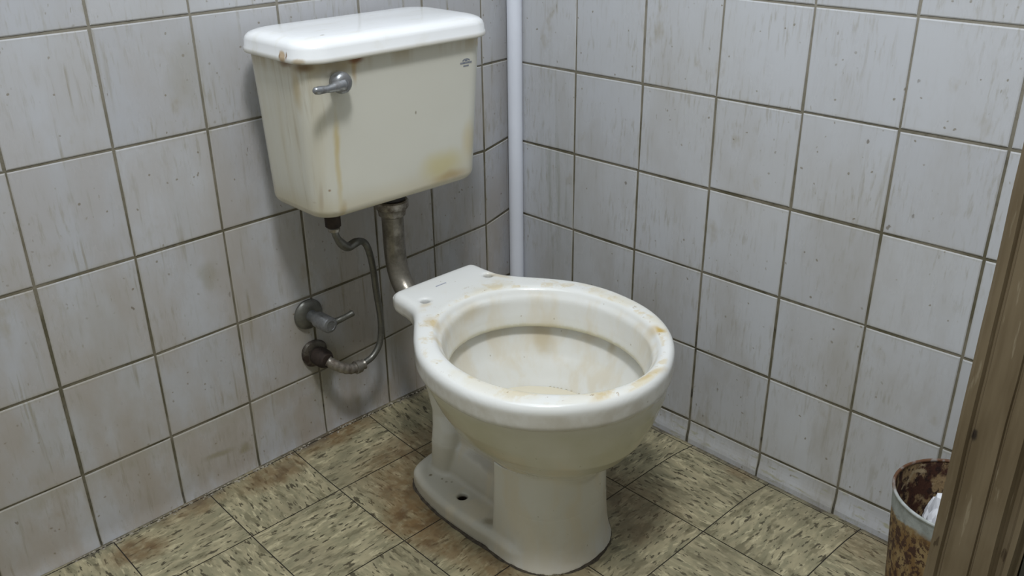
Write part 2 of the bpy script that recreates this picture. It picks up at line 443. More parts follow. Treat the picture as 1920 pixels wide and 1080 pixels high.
def mat_can(inside):
    g = G('rusted_can_' + ('inside' if inside else 'outside'))
    P = g.pos()
    z = g.sep(P)[2]
    Pw = g.warp(P, 25, 0.02)
    n1 = g.noise(g.vec('MULTIPLY', P, (110, 110, 80)), 1, 5, 0.7)
    n2 = g.noise(g.vec('MULTIPLY', g.vec('ADD', P, (3, 3, 3)), (45, 45, 28)), 1, 4)
    if inside:
        c = g.mix(g.ramp(n2, 0.44, 0.54), (0.33, 0.23, 0.115), (0.07, 0.026, 0.014))
        c = g.mix(g.ramp(n1, 0.48, 0.60), c, (0.03, 0.012, 0.008))
        c = g.mix(g.ramp(g.noise(g.vec('ADD', P, (9, 9, 9)), 55, 4), 0.60, 0.68), c, (0.42, 0.33, 0.20))
        return g.out(c, 0.85, bump=n1, bdist=0.003)
    paint = g.mix(g.ramp(n2, .4, .6), (0.36, 0.385, 0.37), (0.27, 0.29, 0.27))
    och = g.mix(g.ramp(n2, 0.4, 0.6), (0.30, 0.21, 0.095), (0.20, 0.115, 0.04))
    c = g.mix(g.ramp(g.math('ADD', z, g.math('MULTIPLY', g.math('SUBTRACT', g.noise(Pw, 22, 3), 0.5), 0.10)), 0.198, 0.188), paint, och)
    c = g.mix(g.math('MULTIPLY', g.ramp(n1, 0.49, 0.54), g.ramp(z, 0.205, 0.175)), c, (0.055, 0.022, 0.012))
    return g.out(c, 0.7, bump=n1, bdist=0.002)


def mat_rim():
    g = G('pale_painted_rim')
    P = g.pos()
    n = g.noise(P, 60, 4)
    c = g.mix(g.ramp(n, .4, .6), (0.42, 0.44, 0.43), (0.33, 0.35, 0.33))
    back = g.ramp(g.vec('DOT_PRODUCT', P, (0.7, 0.7, 0)), -0.80, -0.755)
    c = g.mix(g.math('MULTIPLY', back, g.ramp(n, .35, .5, .6, 1)), c, (0.12, 0.055, 0.025))
    return g.out(c, 0.5)


M = {
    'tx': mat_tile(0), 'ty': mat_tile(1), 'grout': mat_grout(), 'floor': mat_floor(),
    'seam': mat_plain('dark_tile_seam', (0.035, 0.028, 0.02), 0.9),
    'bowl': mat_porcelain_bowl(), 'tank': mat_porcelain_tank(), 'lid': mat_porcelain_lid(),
    'chrome': mat_metal('dull_chrome', (0.18, 0.18, 0.18), (0.33, 0.34, 0.35), 0.28, 90),
    'flush': mat_metal('tarnished_flush_pipe', (0.11, 0.095, 0.07), (0.27, 0.25, 0.21), 0.30, 38, (0.35, 0.75)),
    'supply': mat_metal('grimy_supply_pipe', (0.12, 0.115, 0.095), (0.21, 0.21, 0.19), 0.36, 40, (0.35, 0.75)),
    'fitting': mat_metal('scaly_fitting', (0.13, 0.105, 0.08), (0.33, 0.31, 0.27), 0.38, 70, (0.38, 0.7)),
    'rustdark': mat_plain('rusty_black_metal', (0.045, 0.03, 0.022), 0.8, 0.2, 0.5, 90),
    'plate': mat_metal('rusted_wall_plate', (0.045, 0.03, 0.022), (0.17, 0.155, 0.13), 0.35, 55, (0.35, 0.6)),
    'rubber': mat_plain('black_rubber', (0.02, 0.018, 0.016), 0.7),
    'pipe': mat_plain('white_pvc_paint', (0.80, 0.83, 0.91), 0.32, 0, 0.06, 6),
    'ink': mat_plain('blue_grey_print', (0.20, 0.22, 0.27), 0.4),
    'ink2': mat_plain('faded_blue_print', (0.45, 0.47, 0.56), 0.3),
    'wood': mat_wood(), 'darkwood': mat_plain('dark_green_grey_door_edge', (0.06, 0.06, 0.045), 0.6, 0, 0.3, 12),
    'caulk': mat_plain('blackened_caulk', (0.075, 0.057, 0.036), 0.8, 0, 0.6, 120),
    'can_in': mat_can(True), 'can_out': mat_can(False),
    'canrim': mat_rim(),
    'paper': mat_plain('white_tissue', (0.72, 0.73, 0.76), 0.9, 0, 0.05, 40),
    'plaster': mat_plain('off_white_plaster', (0.55, 0.55, 0.53), 0.9, 0, 0.1, 5),
    'crumb': mat_plain('pale_plaster_crumbs', (0.42, 0.38, 0.30), 0.9, 0, 0.6, 200),
}
gw = G('bowl_water')
gw.b.inputs['Transmission Weight'].default_value = 0.0
gw.b.inputs['IOR'].default_value = 1.33
M['water'] = gw.out((0.68, 0.63, 0.50), 0.16, spec=0.2)


# ------------------------------------------------------------ mesh helpers
def link(name, verts, faces, mat, parent=None, smooth=False, origin=(0, 0, 0), mats=None, fm=None):
    me = bpy.data.meshes.new(name)
    ox, oy, oz = origin
    me.from_pydata([(x - ox, y - oy, z - oz) for x, y, z in verts], [], [tuple(f) for f in faces])
    for mm in (mats or [mat]):
        me.materials.append(mm)
    if fm is not None:
        me.polygons.foreach_set('material_index', np.array(fm, dtype=np.int32))
    if smooth:
        me.polygons.foreach_set('use_smooth', np.ones(len(me.polygons), dtype=bool))
    me.update()
    o = bpy.data.objects.new(name, me)
    COL.objects.link(o)
    if parent is not None:
        o.parent = parent
    else:
        o.location = origin
    return o


class MB:
    """collects shapes that become ONE mesh"""
    def __init__(s):
        s.v, s.f = [], []

    def add(s, v, f):
        k = len(s.v)
        s.v += [tuple(map(float, q)) for q in v]
        s.f += [tuple(i + k for i in q) for q in f]

    def box(s, a, b):
        x0, y0, z0 = a
        x1, y1, z1 = b
        s.add([(x0, y0, z0), (x1, y0, z0), (x1, y1, z0), (x0, y1, z0), (x0, y0, z1), (x1, y0, z1), (x1, y1, z1), (x0, y1, z1)],
              [(0, 3, 2, 1), (4, 5, 6, 7), (0, 1, 5, 4), (1, 2, 6, 5), (2, 3, 7, 6), (3, 0, 4, 7)])

    def rings(s, rings, cap0=True, cap1=True, closed=False):
        n = len(rings[0])
        v = [p for r in rings for p in r]
        f = []
        m = len(rings)
        for i in range(m if closed else m - 1):
            j = (i + 1) % m
            for k in range(n):
                l = (k + 1) % n
                f.append((i * n + k, i * n + l, j * n + l, j * n + k))
        if cap0 and not closed:
            f.append(tuple(reversed(range(n))))
        if cap1 and not closed:
            f.append(tuple((m - 1) * n + k for k in range(n)))
        s.add(v, f)

    def tube(s, pts, rad, n=20, cap=True):
        pts = [Vector(p) for p in pts]
        rad = rad if isinstance(rad, (list, tuple)) else [rad] * len(pts)
        rs = []
        up = None
        for i, p in enumerate(pts):
            t = (pts[min(i + 1, len(pts) - 1)] - pts[max(i - 1, 0)]).normalized()
            if up is None:
                up = t.orthogonal().normalized()
            up = (up - t * up.dot(t)).normalized()
            sd = t.cross(up)
            rs.append([tuple(p + (up * math.cos(a) + sd * math.sin(a)) * rad[i]) for a in [2 * math.pi * k / n for k in range(n)]])
        s.rings(rs, cap, cap)

    def lathe(s, c, axis, prof, n=40, cap0=True, cap1=True, fn=None):
        """prof: (distance along axis, radius)"""
        ax = Vector(axis).normalized()
        u = ax.orthogonal().normalized()
        v = ax.cross(u)
        c = Vector(c)
        rs = []
        for h, r in prof:
            rs.append([tuple(c + ax * h + (u * math.cos(a) + v * math.sin(a)) * (r * (fn(a, h) if fn else 1))) for a in [2 * math.pi * k / n for k in range(n)]])
        s.rings(rs, cap0, cap1)

    def build(s, name, mat, parent=None, smooth=False, origin=(0, 0, 0), sharp=None):
        o = link(name, s.v, s.f, mat, parent, smooth, origin)
        bm = bmesh.new()
        bm.from_mesh(o.data)
        bmesh.ops.recalc_face_normals(bm, faces=bm.faces[:])
        if smooth and sharp:
            for e in bm.edges:
                if len(e.link_faces) == 2 and e.calc_face_angle(0) > math.radians(sharp):
                    e.smooth = False
        bm.to_mesh(o.data)
        bm.free()
        return o


def smooth_path(pts, n=8):
    """Catmull-Rom"""
    P = [np.array(p, float) for p in pts]
    P = [2 * P[0] - P[1]] + P + [2 * P[-1] - P[-2]]
    out = []
    for i in range(1, len(P) - 2):
        for k in range(n):
            t = k / n
            a, b, c, d = P[i - 1], P[i], P[i + 1], P[i + 2]
            out.append(0.5 * ((2 * b) + (c - a) * t + (2 * a - 5 * b + 4 * c - d) * t * t + (3 * b - a - 3 * c + d) * t ** 3))
    out.append(P[-2])
    return [tuple(q) for q in out]


def tag(o, label=None, cat=None, group=None, kind=None):
    if label:
        o['label'] = label
    if cat:
        o['category'] = cat
    if group:
        o['group'] = group
    if kind:
        o['kind'] = kind
    return o


def empty(name, loc, label, cat):
    o = bpy.data.objects.new(name, None)
    o.empty_display_size = 0.05
    COL.objects.link(o)
    o.location = loc
    return tag(o, label, cat)


# ------------------------------------------------------------ tiled walls
GW = 0.0034         # grout width


def tile_wall(name, axis, cols, rows_at, label, tmat, hi):
    """cols: coordinates along the wall; rows_at(c) -> row heights (top to bottom) at coordinate c.
    axis 0: wall y=0 facing -y ; axis 1: wall x=0 facing -x."""
    V, F, FM, UV, TONE = [], [], [], [], []
    D = 0.002
    ncell = 0

    def pt(c, z, off):
        # off = distance out of the wall
        if z < 0.03:
            off += 0.004 * (1 - max(z, 0) / 0.03) ** 2
        return (c, -off, z) if axis == 0 else (-off, c, z)
    for i in range(len(cols) - 1):
        za, zb = rows_at(cols[i]), rows_at(cols[i + 1])
        for r in range(len(za) - 1):
            j = rng.normal(0, 0.0005, 8)
            A = np.array([cols[i] + j[0], za[r] + j[1]])
            B = np.array([cols[i + 1] + j[2], zb[r] + j[3]])
            Cc = np.array([cols[i + 1] + j[4], zb[r + 1] + j[5]])
            Dd = np.array([cols[i] + j[6], za[r + 1] + j[7]])
            bottom = r == len(za) - 2
            nv = 9 if bottom else 1
            sx = 1 if Cc[0] > Dd[0] else -1
            tz = rng.normal(0, 0.0002)
            tone = rng.random()

            def ring(ins, off):
                a = A + (sx * ins, -ins); b = B + (-sx * ins, -ins)
                c = Cc + (-sx * ins, ins if not bottom else ins - GW / 2)
                d = Dd + (sx * ins, ins if not bottom else ins - GW / 2)
                L = [a + (d - a) * t for t in np.linspace(0, 1, nv + 1)]
                Rr = [b + (c - b) * t for t in np.linspace(0, 1, nv + 1)]
                if bottom:  # even out heights so the curved foot is resolved
                    zz = [None] + [0.034 + (min(d[1], c[1]) - 0.034) * k / (nv - 1) for k in range(nv)]
                    for k in range(1, nv + 1):
                        if L[0][1] > zz[k]:
                            t = (L[0][1] - zz[k]) / max(L[0][1] - d[1], 1e-6)
                            t = min(t, 1)
                            L[k] = a + (d - a) * t
                            t2 = min((Rr[0][1] - zz[k]) / max(Rr[0][1] - c[1], 1e-6), 1)
                            Rr[k] = b + (c - b) * t2
                return [pt(q[0], q[1], off + tz) for q in L], [pt(q[0], q[1], off + tz) for q in Rr]
            h = GW / 2
            rr = [ring(h, -D), ring(h + 0.0004, -0.0006), ring(h + 0.0018, 0.0)]
            base = len(V)
            for L, Rr in rr:
                V += L + Rr
            m = nv + 1
            idx = lambda q, side, k: base + q * 2 * m + side * m + k
            uvf = lambda side, k: (side, k / nv)
            for q in (0, 1):
                for k in range(nv):
                    for side in (0, 1):
                        F.append((idx(q, side, k), idx(q, side, k + 1), idx(q + 1, side, k + 1), idx(q + 1, side, k)))
                        UV.append([(side, .5)] * 4)
                for k in (0, nv):
                    F.append((idx(q, 0, k), idx(q, 1, k), idx(q + 1, 1, k), idx(q + 1, 0, k)))
                    UV.append([(.5, 1 if k else 0)] * 4)
            for k in range(nv):
                F.append((idx(2, 0, k), idx(2, 0, k + 1), idx(2, 1, k + 1), idx(2, 1, k)))
                UV.append([(0.03, k / nv), (0.03, (k + 1) / nv), (.97, (k + 1) / nv), (.97, k / nv)])
            nf = 2 * (2 * nv + 2) + nv
            FM += [0] * nf
            TONE += [tone] * nf
            ncell += 1
    # grout slab behind, a solid wall 8 cm thick
    c0, c1 = cols[0], cols[-1]
    lo, hi_ = min(c0, c1), max(c0, c1)
    base = len(V)
    zs = [-0.05, -0.02, 0.0, 0.005, 0.01, 0.015, 0.02, 0.025, 0.03, hi]
    for z in zs:
        for c in (lo, hi_):
            V.append(pt(c, z, -0.0013))
    for k in range(len(zs) - 1):
        F.append((base + 2 * k, base + 2 * k + 1, base + 2 * k + 3, base + 2 * k + 2))
    b2 = len(V)
    for z in (zs[0], zs[-1]):
        for c in (lo, hi_):
            V.append((c, 0.08, z) if axis == 0 else (0.08, c, z))
    top = base + 2 * (len(zs) - 1)
    F += [(b2, b2 + 1, b2 + 3, b2 + 2), (base, base + 1, b2 + 1, b2), (top, top + 1, b2 + 3, b2 + 2)]
    n_s = len(zs) - 1 + 3
    UV += [[(0, 0)] * 4] * n_s
    FM += [1] * n_s
    TONE += [0.5] * n_s
    o = link(name, V, F, None, mats=[tmat, M['grout']], fm=FM)
    me = o.data
    uvl = me.uv_layers.new(name='UVMap')
    uvl.data.foreach_set('uv', np.array([c for f in UV for c in f], dtype=np.float32).ravel())
    at = me.attributes.new('tone', 'FLOAT', 'FACE')
    at.data.foreach_set('value', np.array(TONE, dtype=np.float32))
    bm = bmesh.new()
    bm.from_mesh(me)
    out = Vector((0, -1, 0)) if axis == 0 else Vector((-1, 0, 0))
    for f in bm.faces:
        if f.normal.dot(out) < -1e-3 and f.material_index == 0:
            f.normal_flip()
    bm.to_mesh(me)
    bm.free()
    tag(o, label, kind='structure')
    return o


# measured joint lines (metres)
xs = [-1.903, -1.76, -1.617, -1.474, -1.331, -1.188, -1.0455, -0.9035, -0.7622, -0.6208, -0.480, -0.333, -0.202, -0.0665, 0.0]


def rows_back(x):
    up = [0.779 + 0.006 * max(0, (x + .9) / .9) + 0.1625 * k for k in range(8, -1, -1)]
    r1 = np.interp(x, [-.9, -.6, 0], [.6145, .615, .631])
    r2 = np.interp(x, [-.9, -.62, -.48, -.07, 0], [.449, .453, .455, .464, .478])
    r3 = np.interp(x, [-.9, -.76, -.48, -.33, -.2, -.07, 0], [.287, .287, .292, .297, .304, .310, .328])
    r4 = np.interp(x, [-.9, -.62, -.477, -.337, 0], [.134, .138, .142, .153, .182])
    return up + [r1, r2, r3, r4, -0.003]


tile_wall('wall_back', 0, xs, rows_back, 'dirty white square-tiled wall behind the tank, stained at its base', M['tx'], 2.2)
ys = [0.0, -0.030, -0.1745, -0.325, -0.4725, -0.6212, -0.7665, -0.908, -1.055, -1.2, -1.347, -1.494, -1.641, -1.788, -1.935, -2.08, -2.23]


def rows_right(y):
    t = min(max(-y, 0), 1.1)
    up = [0.785 + 0.151 * k for k in range(9, -1, -1)]
    r1 = 0.6295 + 0.0085 * t
    r2 = 0.4775 + 0.011 * t
    r3 = 0.3275 + 0.012 * t
    r4 = 0.180 + 0.009 * t
    r5 = 0.026 + 0.0165 * t
    return up + [r1, r2, r3, r4, r5, -0.016]


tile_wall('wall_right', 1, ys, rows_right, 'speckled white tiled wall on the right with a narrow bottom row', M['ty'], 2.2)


# ------------------------------------------------------------ floor
def rise(x, y):
    # worn floor: a little proud along the back wall, sagging along the right wall
    t = min(max((x + 0.95) / 0.5, 0), 1)
    return 0.013 * t * math.exp(-(max(-y, 0) / 0.10) ** 1.3) - 0.0125 * math.exp(-(max(-x, 0) / 0.05) ** 1.3)


def floor():
    fx = [-2.36, -2.19, -2.03, -1.87, -1.705, -1.54, -1.377, -1.213, -1.05, -0.887, -0.723, -0.556, -0.392, -0.203, -0.015, 0.004]
    fy = [0.004, -0.010, -0.152, -0.331, -0.489, -0.650, -0.818, -0.985, -1.15, -1.315, -1.48, -1.645, -1.81, -1.975, -2.14, -2.305, -2.47]
    V, F, UV, FM = [], [], [], []
    for i in range(len(fx) - 1):
        for j in range(len(fy) - 1):
            x0, x1, y1, y0 = fx[i], fx[i + 1], fy[j], fy[j + 1]
            h = 0.0009
            turn = (i + j) % 2
            ox, oy = rng.random(2) * 9
            tilt = 0
            n = max(2, min(8, int(round((x1 - x0) / 0.02))))
            m = max(2, min(8, int(round((y1 - y0) / 0.02))))
            if x1 < -1.06 or y0 < -1.2:
                n = m = 2
            b = len(V)
            for q in range(m + 1):
                for p in range(n + 1):
                    x = x0 + h + (x1 - x0 - 2 * h) * p / n
                    y = y0 + h + (y1 - y0 - 2 * h) * q / m
                    V.append((x, y, rise(x, y)))
            for q in range(m):
                for p in range(n):
                    f = (b + q * (n + 1) + p, b + q * (n + 1) + p + 1, b + (q + 1) * (n + 1) + p + 1, b + (q + 1) * (n + 1) + p)
                    F.append(f)
                    FM.append(0)
                    UV.append([(V[k][1] + oy, V[k][0] + ox) if turn else (V[k][0] + ox, V[k][1] + oy) for k in f])
    b = len(V)
    gx = list(np.arange(-2.36, -1.0, 0.17)) + list(np.linspace(-0.98, 0.004, 60))
    gy = list(np.linspace(0.004, -0.5, 30)) + list(np.arange(-0.6, -2.5, -0.17))
    for y in gy:
        for x in gx:
            V.append((x, y, rise(x, y) - 0.0012))
    n = len(gx)
    for q in range(len(gy) - 1):
        for p in range(n - 1):
            F.append((b + q * n + p, b + (q + 1) * n + p, b + (q + 1) * n + p + 1, b + q * n + p + 1))
            FM.append(1)
            UV.append([(0, 0)] * 4)
    o = link('floor', V, F, None, mats=[M['floor'], M['seam']], fm=FM)
    uvl = o.data.uv_layers.new(name='UVMap')
    uvl.data.foreach_set('uv', np.array([c for f in UV for c in f], dtype=np.float32).ravel())
    tag(o, 'yellow-green marbled vinyl tile floor with rust stains', kind='structure')


floor()

# ------------------------------------------------------------ rest of the room shell
for nm, a, b, lb in [('ceiling', (-2.36, -2.47, 2.2), (0.08, 0.08, 2.26), 'plain white ceiling of the toilet room'),
                     ('wall_left', (-1.98, -2.47, -0.05), (-1.903, 0.08, 2.2), 'plain plaster wall on the far left of the room'),
                     ('wall_rear', (-1.903, -2.47, -0.05), (0.0, -2.39, 2.2), 'plain plaster wall behind the viewer')]:
    q = MB()
    q.box(a, b)
    tag(q.build(nm, M['plaster']), lb, kind='structure')
q = MB()
q.box((-0.480, -1.136, 0.0), (-0.003, -1.075, 2.198))
tag(q.build('wall_front', M['plaster']), 'short partition wall beside the doorway, edged by the brown jamb', kind='structure')


def jamb():
    # profile in plan (x, y): moulded door jamb that wraps the end of the partition
    prof = [(-0.497, -1.0665), (-0.502, -1.0675), (-0.504, -1.0705), (-0.504, -1.0765), (-0.5005, -1.0785),
            (-0.5005, -1.0800), (-0.5035, -1.0815), (-0.5035, -1.1020), (-0.5015, -1.1030), (-0.5015, -1.1040), (-0.5035, -1.1050),
            (-0.5035, -1.1175), (-0.4985, -1.1195), (-0.4955, -1.1215), (-0.4955, -1.1250), (-0.5000, -1.1275), (-0.5000, -1.1315), (-0.496, -1.133),
            (-0.490, -1.1345), (-0.490, -1.1365), (-0.470, -1.1365), (-0.470, -1.0665)]
    q = MB()
    zs = np.linspace(0.0, 2.19, 60)
    rs = []
    for z in zs:
        rs.append([(x + 0.0006 * mnoise.noise(Vector((x * 9, y * 40, z * 9))), y + 0.0008 * mnoise.noise(Vector((3, y * 60, z * 14))), z) for x, y in prof])
    q.rings(rs)
    o = q.build('trim_1', M['wood'])
    tag(o, 'worn brown wooden door jamb cutting across the right edge', kind='structure')


jamb()
q = MB()
q.box((-0.4885, -1.180, 0.006), (-0.012, -1.1375, 2.1))
tag(q.build('door_1', M['darkwood']), 'dark edge of the door beyond the brown jamb at far right', kind='structure')


# ------------------------------------------------------------ implicit surface -> mesh (naive surface nets)
def surface_nets(f, origin, h):
    nx, ny, nz = f.shape
    s = f < 0
    c = s[:-1, :-1, :-1].astype(np.int8)
    tot = np.zeros((nx - 1, ny - 1, nz - 1), np.int8)
    for a in (0, 1):
        for b in (0, 1):
            for d in (0, 1):
                tot += s[a:nx - 1 + a, b:ny - 1 + b, d:nz - 1 + d]
    act = (tot > 0) & (tot < 8)
    ids = -np.ones(act.shape, np.int64)
    I = np.argwhere(act)
    ids[act] = np.arange(len(I))
    acc = np.zeros((len(I), 3))
    cnt = np.zeros(len(I))
    corners = [(a, b, d) for a in (0, 1) for b in (0, 1) for d in (0, 1)]
    for c0 in corners:
        for ax in range(3):
            if c0[ax]:
                continue
            c1 = list(c0)
            c1[ax] = 1
            p0 = I + np.array(c0)
            p1 = I + np.array(c1)
            f0 = f[p0[:, 0], p0[:, 1], p0[:, 2]]
            f1 = f[p1[:, 0], p1[:, 1], p1[:, 2]]
            m = (f0 < 0) != (f1 < 0)
            t = np.where(m, f0 / np.where(np.abs(f0 - f1) < 1e-12, 1, f0 - f1), 0)
            pos = np.array(c0, float)[None, :].repeat(len(I), 0)
            pos[:, ax] = t
            acc += pos * m[:, None]
            cnt += m
    verts = (I + acc / cnt[:, None]) * h + np.array(origin)
    faces = []
    for ax in range(3):
        o1, o2 = [(1, 2), (2, 0), (0, 1)][ax]
        sl0 = [slice(None)] * 3
        sl1 = [slice(None)] * 3
        sl0[ax] = slice(0, -1)
        sl1[ax] = slice(1, None)
        a = s[tuple(sl0)]
        b = s[tuple(sl1)]
        E = np.argwhere(a != b)
        ok = (E[:, o1] > 0) & (E[:, o2] > 0)
        for dd in range(3):
            ok &= E[:, dd] < ids.shape[dd]
        E = E[ok]
        inside = a[E[:, 0], E[:, 1], E[:, 2]]
        q = []
        for d1, d2 in ((0, 0), (1, 0), (1, 1), (0, 1)):
            e = E.copy()
            e[:, o1] -= d1
            e[:, o2] -= d2
            q.append(ids[e[:, 0], e[:, 1], e[:, 2]])
        q = np.stack(q, 1)
        q[~inside] = q[~inside][:, ::-1]
        faces.append(q)
    return verts, np.concatenate(faces)


def poly_sdf(X, Y, poly):
    p = np.array(poly)
    d = np.full(X.shape, 1e9)
    ins = np.zeros(X.shape, bool)
    n = len(p)
    for i in range(n):
        a, b = p[i], p[(i + 1) % n]
        ex, ey = b - a
        wx, wy = X - a[0], Y - a[1]
        t = np.clip((wx * ex + wy * ey) / (ex * ex + ey * ey), 0, 1)
        d = np.minimum(d, (wx - t * ex) ** 2 + (wy - t * ey) ** 2)
        c = ((a[1] > Y) != (b[1] > Y)) & (X < (b[0] - a[0]) * (Y - a[1]) / (b[1] - a[1] + 1e-15) + a[0])
        ins ^= c
    d = np.sqrt(d)
    return np.where(ins, -d, d)


def closed_curve(pts, n=8):
    P = np.array(pts, float)
    out = []
    m = len(P)
    for i in range(m):
        a, b, c, d = P[i - 1], P[i], P[(i + 1) % m], P[(i + 2) % m]
        for k in range(n):
            t = k / n
            out.append(0.5 * ((2 * b) + (c - a) * t + (2 * a - 5 * b + 4 * c - d) * t * t + (3 * b - a - 3 * c + d) * t ** 3))
    return np.array(out)


def smin(a, b, k):
    h = np.clip(0.5 + 0.5 * (b - a) / k, 0, 1)
    return b * (1 - h) + a * h - k * h * (1 - h)


def smax(a, b, k):
    return -smin(-a, -b, k)


def bar(X, Y, Z, a, b, ra, rb):
    a, b = np.array(a), np.array(b)
    e = b - a
    t = np.clip(((X - a[0]) * e[0] + (Y - a[1]) * e[1] + (Z - a[2]) * e[2]) / (e @ e), 0, 1)
    return np.sqrt((X - a[0] - t * e[0]) ** 2 + (Y - a[1] - t * e[1]) ** 2 + (Z - a[2] - t * e[2]) ** 2) - (ra + (rb - ra) * t)


def slab(d2, z, z0, z1, r):
    """rounded extrusion of a 2D distance between heights z0 and z1"""
    wz = np.abs(z - (z0 + z1) / 2) - (z1 - z0) / 2 + r
    wd = d2 + r
    return np.minimum(np.maximum(wz, wd), 0) + np.sqrt(np.maximum(wz, 0) ** 2 + np.maximum(wd, 0) ** 2) - r


TO = (-0.378, -0.45, 0.0)      # foot of the toilet on the floor
RIM = 0.355


def cx_at(y):
    return -0.378 + 0.055 * (y + 0.45)


def toilet_bowl():
    h = 0.0028
    x0, y0, z0 = -0.585, -0.683, -0.008
    nx, ny, nz = int(0.405 / h), int(0.505 / h), int(0.372 / h)
    ax = x0 + h * np.arange(nx)
    ay = y0 + h * np.arange(ny)
    az = z0 + h * np.arange(nz)
    X2, Y2 = np.meshgrid(ax, ay, indexing='ij')
    X, Y, Z = np.meshgrid(ax, ay, az, indexing='ij')
    # seat deck outline: (y, half width)
    hw = [(-0.193, 0.071), (-0.198, 0.083), (-0.208, 0.088), (-0.235, 0.0895), (-0.262, 0.094), (-0.285, 0.107), (-0.31, 0.126), (-0.34, 0.148),
          (-0.375, 0.168), (-0.415, 0.181), (-0.455, 0.1855), (-0.50, 0.183), (-0.54, 0.173), (-0.58, 0.152), (-0.615, 0.120),
          (-0.643, 0.078), (-0.657, 0.040)]
    right = [(cx_at(y) + w_, y) for y, w_ in hw]
    left = [(cx_at(y) - w_, y) for y, w_ in reversed(hw)]
    outer = closed_curve(right + [(cx_at(-.662), -0.662)] + left, 6)
    t = np.linspace(0, 2 * math.pi, 96, endpoint=False)

    def ell(cy, a, b, p=2.0, cxx=None):
        cc = cx_at(cy) if cxx is None else cxx
        return np.stack([cc + a * np.sign(np.cos(t)) * np.abs(np.cos(t)) ** (2 / p), cy + b * np.sign(np.sin(t)) * np.abs(np.sin(t)) ** (2 / p)], 1)
    dO = poly_sdf(X2, Y2, outer)
    dI = poly_sdf(X2, Y2, ell(-0.468, 0.147, 0.1665))
    rim = slab(smax(dO, -dI, 0.004)[:, :, None], Z, 0.310, RIM, 0.0125)
    # deck behind the bowl keeps a crisper edge
    # inner flushing lip, hanging inside the opening and leaning in
    rim = smax(rim, (0.310 + 0.012 * np.clip((Y + 0.315) / 0.07, 0, 1) - Z), 0.008)
    lean = np.clip((0.345 - Z) / 0.055, 0, 1) * 0.010
    lipd = np.abs(dI[:, :, None] + lean + -0.001) - 0.0055
    lip = smax(lipd, np.abs(Z - 0.3165) - 0.026, 0.006)
    body = smin(rim, lip, 0.006)

    # outer belly of the bowl
    prof_z = [0.10, 0.140, 0.165, 0.185, 0.200, 0.225, 0.255, 0.285, 0.315, 0.33]
    prof_a = [0.045, 0.062, 0.080, 0.100, 0.117, 0.138, 0.154, 0.166, 0.174, 0.176]
    prof_b = [0.055, 0.085, 0.105, 0.125, 0.142, 0.160, 0.174, 0.184, 0.190, 0.192]
    prof_c = [-0.47, -0.468, -0.468, -0.468, -0.468, -0.468, -0.467, -0.466, -0.464, -0.464]

    def loft(pz, pa, pb, pc):
        A = np.interp(az, pz, pa)[None, None, :]
        B = np.interp(az, pz, pb)[None, None, :]
        Cy = np.interp(az, pz, pc)[None, None, :]
        ux, uy = (X - cx_at(Cy)) / A, (Y - Cy) / B
        k = np.sqrt(ux * ux + uy * uy) + 1e-9
        gr = np.sqrt((ux / A) ** 2 + (uy / B) ** 2) / k
        return (k - 1) / np.maximum(gr, 1)
    bel = loft(prof_z, prof_a, prof_b, prof_c)
    bel = smax(bel, Z - 0.325, 0.004)
    bel = smax(bel, 0.135 - Z, 0.02)
    # neck under the deck, from the bowl back to the inlet
    neck = slab(poly_sdf(X2, Y2, closed_curve([(-0.335, -0.222), (-0.325, -0.30), (-0.28, -0.38), (-0.475, -0.38), (-0.42, -0.30), (-0.41, -0.222)], 6))[:, :, None], Z, 0.235, 0.34, 0.03)
    # trapway
    # (flattened pipe: wide across, shallow front to back, waisted half way up)
    tz = [0.0, 0.05, 0.085, 0.115, 0.145, 0.18, 0.22, 0.28]
    thx = np.interp(az, tz, [0.058, 0.057, 0.0565, 0.0535, 0.0515, 0.055, 0.0625, 0.066])[None, None, :]
    thy = np.interp(az, tz, [0.026, 0.028, 0.0295, 0.028, 0.0255, 0.025, 0.027, 0.030])[None, None, :]
    tcy = np.interp(az, tz, [-0.262, -0.263, -0.266, -0.266, -0.262, -0.256, -0.253, -0.262])[None, None, :]
    tqx = np.abs(X + 0.3735) - (thx - 0.024)
    tqy = np.abs(Y - tcy) - (thy - 0.024)
    tr = np.sqrt(np.maximum(tqx, 0) ** 2 + np.maximum(tqy, 0) ** 2) + np.minimum(np.maximum(tqx, tqy), 0) - 0.024
    tr = smax(tr * 0.95, Z - 0.30, 0.01)
    # recessed web between trap and column, thicker low down
    core = slab(poly_sdf(X2, Y2, [(-0.350, -0.25), (-0.350, -0.47), (-0.404, -0.47), (-0.404, -0.25)])[:, :, None], Z, 0.0, 0.25, 0.01)
    md = poly_sdf(X2, Y2, [(-0.338, -0.26), (-0.334, -0.46), (-0.424, -0.46), (-0.419, -0.26)])
    mound = slab(md[:, :, None] + 0.18 * np.maximum(Z - 0.045, 0), Z, -0.02, 0.090, 0.010)
    low = smin(smin(core, mound, 0.008), tr, 0.004)
    # front column: D-shaped, slightly flared foot and head
    zc = np.clip(az / 0.2, 0, 1)
    fl = (0.007 * np.exp(-az / 0.02) + 0.008 * np.exp(-az / 0.09))[None, None, :]
    dome = ell(-0.478, 0.0825, 0.0785, 2.35, -0.378)
    dcol = poly_sdf(X2, Y2, [tuple(q) for q in dome if q[1] < -0.478] + [(-0.378 + 0.0830, -0.440), (-0.378 - 0.0830, -0.440)])
    colm = smax(dcol[:, :, None] - fl, Y + 0.440 - 0.002 - 0.0 * fl, 0.006)
    colm = smax(colm, Z - 0.215, 0.01)
